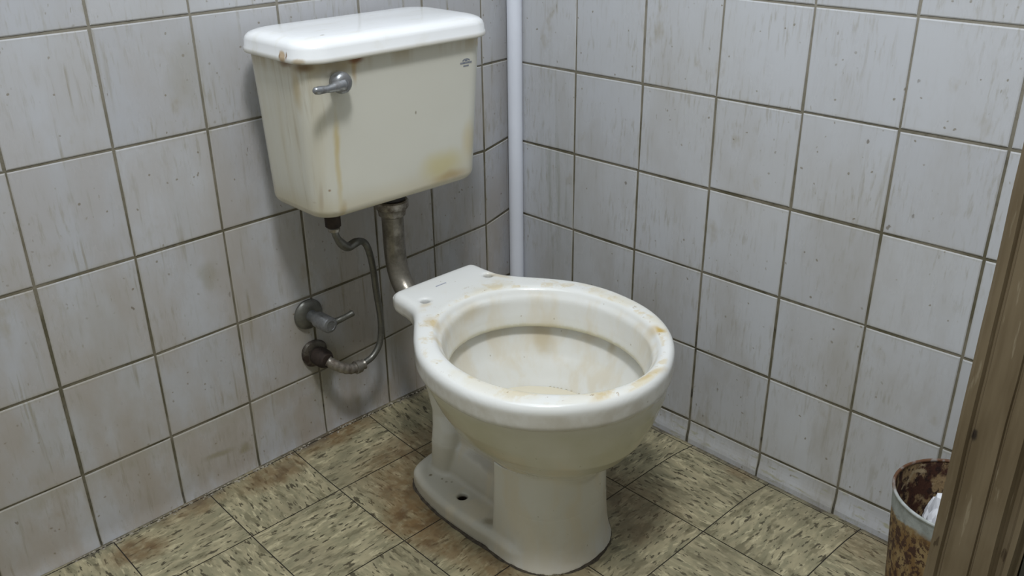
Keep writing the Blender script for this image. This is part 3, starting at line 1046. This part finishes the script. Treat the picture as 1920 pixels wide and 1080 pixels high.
    # foot plate with a rounded rear
    foot_o = closed_curve([(-0.310, -0.216), (-0.290, -0.245), (-0.280, -0.30), (-0.278, -0.36), (-0.285, -0.44), (-0.29, -0.50), (-0.378, -0.55),
                           (-0.466, -0.50), (-0.474, -0.44), (-0.478, -0.36), (-0.474, -0.30), (-0.462, -0.245), (-0.440, -0.216), (-0.375, -0.205)], 6)
    foot = slab(poly_sdf(X2, Y2, foot_o)[:, :, None], Z, -0.02, 0.032, 0.012)
    stand = smin(smin(low, foot, 0.010), colm, 0.006)
    stand = smax(stand, -(bar(X, Y, Z, (-0.443, -0.343, -0.05), (-0.443, -0.343, 0.08), 0.0088, 0.0088)), 0.002)
    stand = smax(stand, -(bar(X, Y, Z, (-0.313, -0.343, -0.05), (-0.313, -0.343, 0.08), 0.0088, 0.0088)), 0.002)
    shell = smin(bel, stand, 0.010)
    shell = smin(shell, neck, 0.022)
    # hollow of the bowl
    cz = [0.105, 0.125, 0.150, 0.180, 0.210, 0.245, 0.275, 0.296, 0.31]
    ca = [0.012, 0.050, 0.074, 0.096, 0.114, 0.133, 0.146, 0.155, 0.157]
    cb = [0.012, 0.055, 0.085, 0.110, 0.130, 0.150, 0.163, 0.173, 0.175]
    cav = loft(cz, ca, cb, [-0.45, -0.452, -0.455, -0.46, -0.463, -0.466, -0.468, -0.468, -0.468])
    cav = smax(cav, Z - 0.306, 0.006)
    cav = smax(cav, 0.108 - Z, 0.01)
    opening = smax(dI[:, :, None] + 0.004, 0.29 - Z, 0.002)
    shell = smax(shell, -smin(cav, opening, 0.003), 0.003)
    body = smin(shell, body, 0.0045)
    for hx, hy in ((-0.296, -0.256), (-0.431, -0.258)):
        body = smax(body, -bar(X, Y, Z, (hx, hy, 0.30), (hx, hy, 0.40), 0.0078, 0.0078), 0.0015)
    body = smax(body, -Z, 0.0005)
    body[0], body[-1], body[:, 0], body[:, -1], body[:, :, 0], body[:, :, -1] = 1, 1, 1, 1, 1, 1
    v, f = surface_nets(body, (x0, y0, z0), h)
    # light smoothing of the grid steps
    n = len(v)
    for it in range(2):
        acc = np.zeros_like(v)
        cnt = np.zeros(n)
        for a, b in ((0, 1), (1, 2), (2, 3), (3, 0)):
            np.add.at(acc, f[:, a], v[f[:, b]])
            np.add.at(acc, f[:, b], v[f[:, a]])
            np.add.at(cnt, f[:, a], 1)
            np.add.at(cnt, f[:, b], 1)
        v = v * 0.5 + 0.5 * acc / np.maximum(cnt, 1)[:, None]
    v[:, 2] = np.maximum(v[:, 2], 0.0005)
    return v, f, foot_o


root = empty('toilet_bowl', TO, 'stained off-white porcelain toilet bowl without a seat, standing on the tiled floor', 'toilet')
bv, bf, foot_o = toilet_bowl()
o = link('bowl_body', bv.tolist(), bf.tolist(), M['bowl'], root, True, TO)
# blackened joint around the foot
q = MB()
prof_col = [(-0.378 + 0.0975 * math.cos(a), -0.478 + 0.0935 * math.sin(a)) for a in np.linspace(math.pi * 1.04, math.pi * 1.96, 24)]
rear = [p for p in foot_o if p[1] > -0.452]
hull = sorted(set([(round(float(x), 5), round(float(y), 5)) for x, y in list(rear) + prof_col]))


def cross(o_, a, b):
    return (a[0] - o_[0]) * (b[1] - o_[1]) - (a[1] - o_[1]) * (b[0] - o_[0])


lo_, up_ = [], []
for p in hull:
    while len(lo_) > 1 and cross(lo_[-2], lo_[-1], p) <= 0:
        lo_.pop()
    lo_.append(p)
for p in reversed(hull):
    while len(up_) > 1 and cross(up_[-2], up_[-1], p) <= 0:
        up_.pop()
    up_.append(p)
ring2 = lo_[:-1] + up_[:-1]
cc = np.array(ring2)
per = []
for i in range(len(cc)):
    a, b = cc[i], cc[(i + 1) % len(cc)]
    k = max(1, int(np.linalg.norm(b - a) / 0.006))
    for j in range(k):
        per.append(a + (b - a) * j / k)
per = np.array(per)
nrm = np.roll(per, -1, 0) - np.roll(per, 1, 0)
nrm = np.stack([nrm[:, 1], -nrm[:, 0]], 1) / np.linalg.norm(nrm, axis=1)[:, None]
rgs = [[], [], [], []]
for i, (p, n_) in enumerate(zip(per, nrm)):
    wob = 0.0018 + 0.0022 * mnoise.noise(Vector((p[0] * 60, p[1] * 60, 1)))
    for k, (o_, z_) in enumerate([(-0.012, 0.0005), (-0.004, 0.003), (0.0006 + wob * 0.4, 0.0022), (0.002 + wob, 0.0006)]):
        rgs[k].append((p[0] + n_[0] * o_, p[1] + n_[1] * o_, z_))
q.rings(rgs, False, False)
o = q.build('floor_joint', M['caulk'], root, True, TO)
o['label'] = 'blackened caulk line around the foot'
# water standing in the bowl
q = MB()
WZ = 0.196
rg = []
tt = np.linspace(0, 2 * math.pi, 64, endpoint=False)
for k, z_ in ((1.0, WZ), (0.99, WZ - 0.002), (0.86, WZ - 0.022), (0.68, WZ - 0.045), (0.40, WZ - 0.062)):
    rg.append([(-0.378 + 0.110 * k * math.cos(a), -0.461 + 0.126 * k * math.sin(a), z_) for a in tt])
q.rings(rg)
o = q.build('water', M['water'], root, True, TO, 30)
o['label'] = 'shallow yellowish water in the bowl'
# faded maker's print on the deck
q = MB()
for k in range(6):
    x_ = -0.3865 + k * 0.0036
    q.box((x_, -0.2320 + 0.0 * k, RIM + 0.0003), (x_ + 0.0026, -0.2295, RIM + 0.0006))
o = q.build('printed_mark', M['ink2'], root, False, TO)
o['label'] = 'faded blue print on the rear deck'


# ------------------------------------------------------------ tank
def rrect(cx, cy, hx, hy, r, z, n=8):
    out = []
    for qx, qy, a0 in ((1, 1, 0), (-1, 1, 90), (-1, -1, 180), (1, -1, 270)):
        for k in range(n + 1):
            a = math.radians(a0 + 90 * k / n)
            out.append((cx + qx * (hx - r) + r * math.cos(a), cy + qy * (hy - r) + r * math.sin(a), z))
    return out


TK = (-0.406, -0.03, 0.50)
tank = empty('toilet_tank', TK, 'cream porcelain wall-hung cistern with rust streaks, above and behind the bowl', 'toilet tank')
q = MB()
rs = []
ztop, zbot = 0.7305, 0.4970


def body_ring(z, ins=0.0):
    t_ = (z - zbot) / (ztop - zbot)
    xl = -0.5570 + (-0.5675 + 0.5570) * t_
    xr = -0.2480 + (-0.2400 + 0.2480) * t_
    yf = -0.190 + (-0.2060 + 0.190) * t_
    yb = -0.036
    return rrect((xl + xr) / 2, (yf + yb) / 2, (xr - xl) / 2 - ins, (yf - yb) / -2 - ins, 0.034 - ins * 0.6, z, 10)


rs.append(body_ring(zbot, 0.018))
for k in range(0, 8):
    a = math.radians(90 * k / 7)
    rs.append(body_ring(zbot + 0.016 * (1 - math.cos(a)), 0.016 * (1 - math.sin(a))))
for t_ in (0.3, 0.5, 0.7, 0.9, 1.0):
    rs.append(body_ring(zbot + (ztop - zbot) * t_))
q.rings(rs)
q.build('tank_body', M['tank'], tank, True, TK, 50)
q = MB()
L = dict(cx=-0.4045, cy=-0.1235, hx=0.1735, hy=0.0955)
rs = []
for z_, ins, r_ in [(0.7300, 0.010, 0.035), (0.7295, 0.004, 0.040), (0.7303, 0.0012, 0.042), (0.7325, 0.0, 0.043), (0.7375, 0.0005, 0.043), (0.7395, 0.0016, 0.042), (0.7480, 0.0022, 0.042), (0.7525, 0.0040, 0.042),
                    (0.7562, 0.0075, 0.041), (0.7588, 0.0135, 0.040), (0.7603, 0.0200, 0.038), (0.7612, 0.030, 0.032), (0.7617, 0.050, 0.026), (0.7619, 0.080, 0.012)]:
    rs.append(rrect(L['cx'], L['cy'], L['hx'] - ins, L['hy'] - ins, r_, z_, 10))
q.rings(rs)
o = q.build('tank_lid', M['lid'], tank, True, TK, 60)
o['label'] = 'whiter glossy rounded lid with a rust-edged chip'
# flush handle on the front face
HC = Vector((-0.5215, -0.205, 0.7015))
q = MB()
q.lathe(HC, (0, -1, 0), [(-0.004, 0.010), (0.002, 0.0125), (0.004, 0.0135), (0.010, 0.0150), (0.014, 0.0150), (0.0185, 0.0135), (0.0210, 0.0100), (0.0222, 0.005)], 36)
hd = q.build('flush_handle', M['chrome'], tank, True, TK, 50)
hd['label'] = 'dull chrome flush handle with a side lever'
q = MB()
pth = smooth_path([(-0.5215, -0.2215, 0.700), (-0.533, -0.2235, 0.6995), (-0.547, -0.2250, 0.6985), (-0.560, -0.2255, 0.699), (-0.5715, -0.2255, 0.6995)], 5)
rd = [float(v_) for v_ in np.interp(np.linspace(0, 1, len(pth)), [0, .25, .55, .8, .95, 1], [0.0095, 0.0072, 0.0048, 0.0056, 0.0048, 0.0026])]
q.tube(pth, rd, 18)
q.build('lever', M['chrome'], hd, True, TK)
# maker's mark: small arch over two lines of tiny print
q = MB()


def fy(x_, z_):
    t_ = (z_ - zbot) / (ztop - zbot)
    return -(0.190 + 0.0160 * t_) - 0.0004


def plate(x0_, z0_, x1_, z1_):
    f = lambda a, b, e: (a, fy(a, b) - e, b)
    q.add([f(x0_, z0_, -.0003), f(x1_, z0_, -.0003), f(x1_, z1_, -.0003), f(x0_, z1_, -.0003), f(x0_, z0_, 0), f(x1_, z0_, 0), f(x1_, z1_, 0), f(x0_, z1_, 0)],
          [(0, 3, 2, 1), (4, 5, 6, 7), (0, 1, 5, 4), (1, 2, 6, 5), (2, 3, 7, 6), (3, 0, 4, 7)])


mxc, mzc = -0.2835, 0.6925
for k in range(9):
    x_ = mxc - 0.0115 + k * 0.0026
    plate(x_, mzc - 0.0014, x_ + 0.0019, mzc + 0.0014)
for k in range(5):
    x_ = mxc - 0.0055 + k * 0.0023
    plate(x_, mzc - 0.0058, x_ + 0.0017, mzc - 0.0036)
for k in range(7):
    a = math.pi * (0.12 + 0.76 * k / 6)
    plate(mxc + 0.0068 * math.cos(a) - 0.001, mzc + 0.0022 + 0.0034 * math.sin(a) - 0.0008, mxc + 0.0068 * math.cos(a) + 0.001, mzc + 0.0022 + 0.0034 * math.sin(a) + 0.001)
plate(mxc - 0.0025, mzc + 0.0026, mxc + 0.0025, mzc + 0.0042)
o = q.build('printed_mark', M['ink'], tank, False, TK)
o['label'] = 'tiny blue-grey printed emblem at the upper right corner'

# ------------------------------------------------------------ flush pipe
FP = (-0.372, -0.105, 0.30)
fp = empty('flush_pipe', FP, 'thick tarnished metal flush pipe curving from tank down to bowl', 'pipe')
q = MB()
pth = smooth_path([(-0.368, -0.100, 0.498), (-0.368, -0.100, 0.46), (-0.368, -0.100, 0.42), (-0.3685, -0.1005, 0.385), (-0.369, -0.104, 0.352), (-0.370, -0.115, 0.325), (-0.371, -0.135, 0.305), (-0.372, -0.165, 0.292), (-0.372, -0.203, 0.287)], 6)
q.tube(pth, 0.0185, 28)
q.build('pipe_bend', M['flush'], fp, True, FP, 50)
q = MB()
q.lathe((-0.368, -0.100, 0.452), (0, 0, 1), [(-0.014, 0.0205), (-0.012, 0.0225), (-0.004, 0.0235), (0.000, 0.0265), (0.002, 0.0280), (0.0125, 0.0285), (0.0145, 0.0265), (0.0150, 0.020)], 8 * 5,
        fn=lambda a, h: 1.0)
o = q.build('coupling_nut', M['fitting'], fp, True, FP, 35)
q = MB()
q.lathe((-0.368, -0.100, 0.467), (0, 0, 1), [(0, 0.018), (0.001, 0.0235), (0.010, 0.0245), (0.026, 0.0245), (0.0345, 0.024)], 36)
o = q.build('gasket', M['rubber'], fp, True, FP, 40)
o['label'] = 'black rubber gasket under the tank'

# ------------------------------------------------------------ supply pipe
SP = (-0.4874, -0.002, 0.182)
sp = empty('water_supply_pipe', SP, 'thin grimy bent metal supply pipe looping from wall outlet up to tank', 'pipe')
path = [(-0.484, -0.1, 0.478), (-0.4835, -0.1, 0.455), (-0.4822, -0.1, 0.4382), (-0.4718, -0.095, 0.4191), (-0.4547, -0.09, 0.4035), (-0.4354, -0.085, 0.4040), (-0.418, -0.08, 0.3995), (-0.4085, -0.08, 0.3839), (-0.3985, -0.075, 0.3459),
        (-0.3919, -0.07, 0.2914), (-0.3841, -0.065, 0.2344), (-0.3860, -0.06, 0.1899), (-0.4031, -0.06, 0.1675), (-0.4272, -0.06, 0.1592)]
q = MB()
pp = smooth_path(path, 7)
rd = []
for i, p_ in enumerate(pp):
    r_ = 0.0058
    if 0.3975 < p_[2] < 0.42 and p_[0] < -0.43:
        r_ = 0.0076
    rd.append(r_)
rd = [sum(rd[max(0, i - 2):i + 3]) / len(rd[max(0, i - 2):i + 3]) for i in range(len(rd))]
q.tube(pp, rd, 18)
q.build('bent_tube', M['supply'], sp, True, SP)
q = MB()
q.lathe((-0.484, -0.1, 0.461), (0, 0, 1), [(-0.012, 0.010), (-0.010, 0.0125), (0.012, 0.013), (0.020, 0.0145), (0.0355, 0.0145)], 6 * 4)
o = q.build('tank_nut', M['rustdark'], sp, True, SP, 35)
o['label'] = 'rusty black inlet nut'
q = MB()
q.lathe((-0.4832, -0.1, 0.441), (0, 0, 1), [(0, 0.0065), (0.001, 0.0095), (0.006, 0.0100), (0.008, 0.0085)], 24)
q.build('collar', M['fitting'], sp, True, SP, 35)
q = MB()
pth = smooth_path([(-0.422, -0.060, 0.159), (-0.437, -0.060, 0.1580), (-0.452, -0.0600, 0.1600), (-0.466, -0.057, 0.1660), (-0.478, -0.050, 0.1745), (-0.4845, -0.040, 0.181)], 6)
rd = [0.0093 + 0.0005 * math.sin(i * 1.7) for i in range(len(pth))]
rd[0] = 0.0062
q.tube(pth, rd, 20)
q.lathe(Vector((-0.432, -0.06, 0.158)), (-1, 0, 0.05), [(0, 0.0085), (0.001, 0.0118), (0.011, 0.0122), (0.012, 0.009)], 18)
o = q.build('elbow', M['fitting'], sp, True, SP, 45)
o['label'] = 'pale scaly elbow fitting'
q = MB()
q.lathe((-0.4870, -0.001, 0.1820), (0.04, -1, 0), [(0.0, 0.0150), (0.003, 0.0152), (0.012, 0.0145), (0.013, 0.0172), (0.030, 0.0172), (0.034, 0.0155), (0.040, 0.012)], 24)
o = q.build('wall_nut', M['rustdark'], sp, True, SP, 35)
q = MB()
q.lathe((-0.4880, -0.0005, 0.1840), (0, -1, 0), [(0.0, 0.0255), (0.002, 0.0255), (0.006, 0.0235), (0.009, 0.0175)], 40, fn=lambda a, h: 1 + 0.04 * math.sin(3 * a))
o = q.build('escutcheon', M['plate'], sp, True, SP, 35)

# ------------------------------------------------------------ shut-off valve
VP = (-0.4906, -0.001, 0.262)
vv = empty('shutoff_valve', VP, 'dull chrome lever valve on a round wall plate left of the supply pipe', 'valve')
q = MB()
q.lathe((-0.4906, -0.0005, 0.262), (0, -1, 0), [(0.0, 0.0275), (0.0015, 0.0280), (0.004, 0.0270), (0.008, 0.0225), (0.0105, 0.016), (0.011, 0.010)], 48)
q.build('wall_plate', M['supply'], vv, True, VP, 50)
q = MB()
q.lathe((-0.4906, -0.008, 0.262), (0.02, -1, 0.02), [(0, 0.0105), (0.024, 0.0105), (0.025, 0.0142), (0.058, 0.0142), (0.061, 0.0128), (0.0625, 0.0085), (0.0615, 0.0080), (0.0615, 0.0020)], 32)
q.build('valve_body', M['chrome'], vv, True, VP, 40)
q = MB()
pth = smooth_path([(-0.486, -0.060, 0.261), (-0.474, -0.0625, 0.2635), (-0.462, -0.066, 0.2665), (-0.450, -0.069, 0.270), (-0.443, -0.070, 0.272)], 5)
rd = [float(v_) for v_ in np.interp(np.linspace(0, 1, len(pth)), [0, .3, .6, .95, 1], [0.0095, 0.0058, 0.0050, 0.0058, 0.0045])]
q.tube(pth, rd, 16)
q.build('lever', M['supply'], vv, True, VP, 60)

# ------------------------------------------------------------ corner pipe
q = MB()
q.lathe((-0.0150, -0.0340, rise(-.015, -.034)), (0, 0, 1), [(0, 0.0142), (2.187, 0.0142)], 40)
o = q.build('corner_pipe', M['pipe'], None, True, (-0.0150, -0.0340, 0.0), 50)
tag(o, 'smooth white vertical pipe running up the tiled corner', 'pipe')

# ------------------------------------------------------------ rusted waste can
CC = (-0.143, -0.985)
CP = (CC[0], CC[1], 0.0)
can = empty('waste_can', CP, 'rusted open metal waste can in the right corner behind the jamb', 'trash can')
q = MB()
HT = 0.222
q.lathe((*CC, 0.0005), (0, 0, 1), [(0.0, 0.0605), (0.003, 0.0620), (0.10, 0.0698), (HT - 0.012, 0.0792), (HT - 0.003, 0.0800)], 72, True, False)
o = q.build('can_wall', M['can_out'], can, True, CP, 50)
o['label'] = 'outside of the can, pale band over speckled rust'
q = MB()
q.lathe((*CC, 0.0005), (0, 0, 1), [(0.004, 0.001), (0.0042, 0.0580), (0.006, 0.0598), (0.10, 0.0676), (HT - 0.012, 0.0772), (HT - 0.003, 0.0780)], 72, False, False)
o = q.build('can_lining', M['can_in'], can, True, CP, 50)
o['label'] = 'heavily rusted brown-black inside of the can'
q = MB()
ringpts = []
rr_ = [[((0.0792 + 0.0022 * math.cos(b)) * math.cos(a) + CC[0], (0.0792 + 0.0022 * math.cos(b)) * math.sin(a) + CC[1], HT - 0.001 + 0.0024 * math.sin(b)) for b in np.linspace(0, 2 * math.pi, 12, endpoint=False)]
       for a in np.linspace(0, 2 * math.pi, 96, endpoint=False)]
q.rings(rr_, closed=True)
o = q.build('rolled_rim', M['canrim'], can, True, CP)


def crumple(name, c, r, seed, label, sq=(1, 1, 1)):
    bm = bmesh.new()
    bmesh.ops.create_icosphere(bm, subdivisions=4, radius=1)
    for v_ in bm.verts:
        p = v_.co.normalized()
        k = 1 + 0.16 * mnoise.noise(p * 1.6 + Vector((seed, 0, 0))) - 0.30 * abs(mnoise.noise(p * 3.1 + Vector((0, seed, 0)))) - 0.12 * abs(mnoise.noise(p * 7 + Vector((0, 0, seed))))
        v_.co = Vector((p.x * sq[0], p.y * sq[1], p.z * sq[2])) * k * r
    zmin = min(v_.co.z for v_ in bm.verts)
    me = bpy.data.meshes.new(name)
    for v_ in bm.verts:
        v_.co.z -= zmin
    bm.to_mesh(me)
    bm.free()
    me.materials.append(M['paper'])
    ob = bpy.data.objects.new(name, me)
    COL.objects.link(ob)
    ob.location = c
    tag(ob, label, 'paper')
    return ob


crumple('crumpled_tissue', (-0.158, -0.982, 0.0055), 0.045, 3.0, 'large white crumpled tissue at the front inside the rusted can', (0.9, 0.9, 2.55))

# ------------------------------------------------------------ crumbs along the foot of the back wall
q = MB()
for k in range(260):
    x_ = -0.95 + 0.75 * random.random()
    y_ = -0.006 - abs(random.gauss(0, 0.0045))
    s_ = random.uniform(0.0006, 0.0022)
    zz = rise(x_, y_)
    vs = [(x_ + s_ * random.uniform(.6, 2.4) * math.cos(a), y_ + s_ * random.uniform(.6, 1.3) * math.sin(a), zz) for a in (0.3, 1.6, 2.9, 4.0, 5.2)]
    vs.append((x_, y_, zz + s_ * 1.1))
    q.add(vs, [(0, 1, 5), (1, 2, 5), (2, 3, 5), (3, 4, 5), (4, 0, 5), (4, 3, 2, 1, 0)])
o = q.build('plaster_crumbs', M['crumb'])
tag(o, 'pale plaster crumbs scattered along the foot of the tiled back wall', 'debris', kind='stuff')
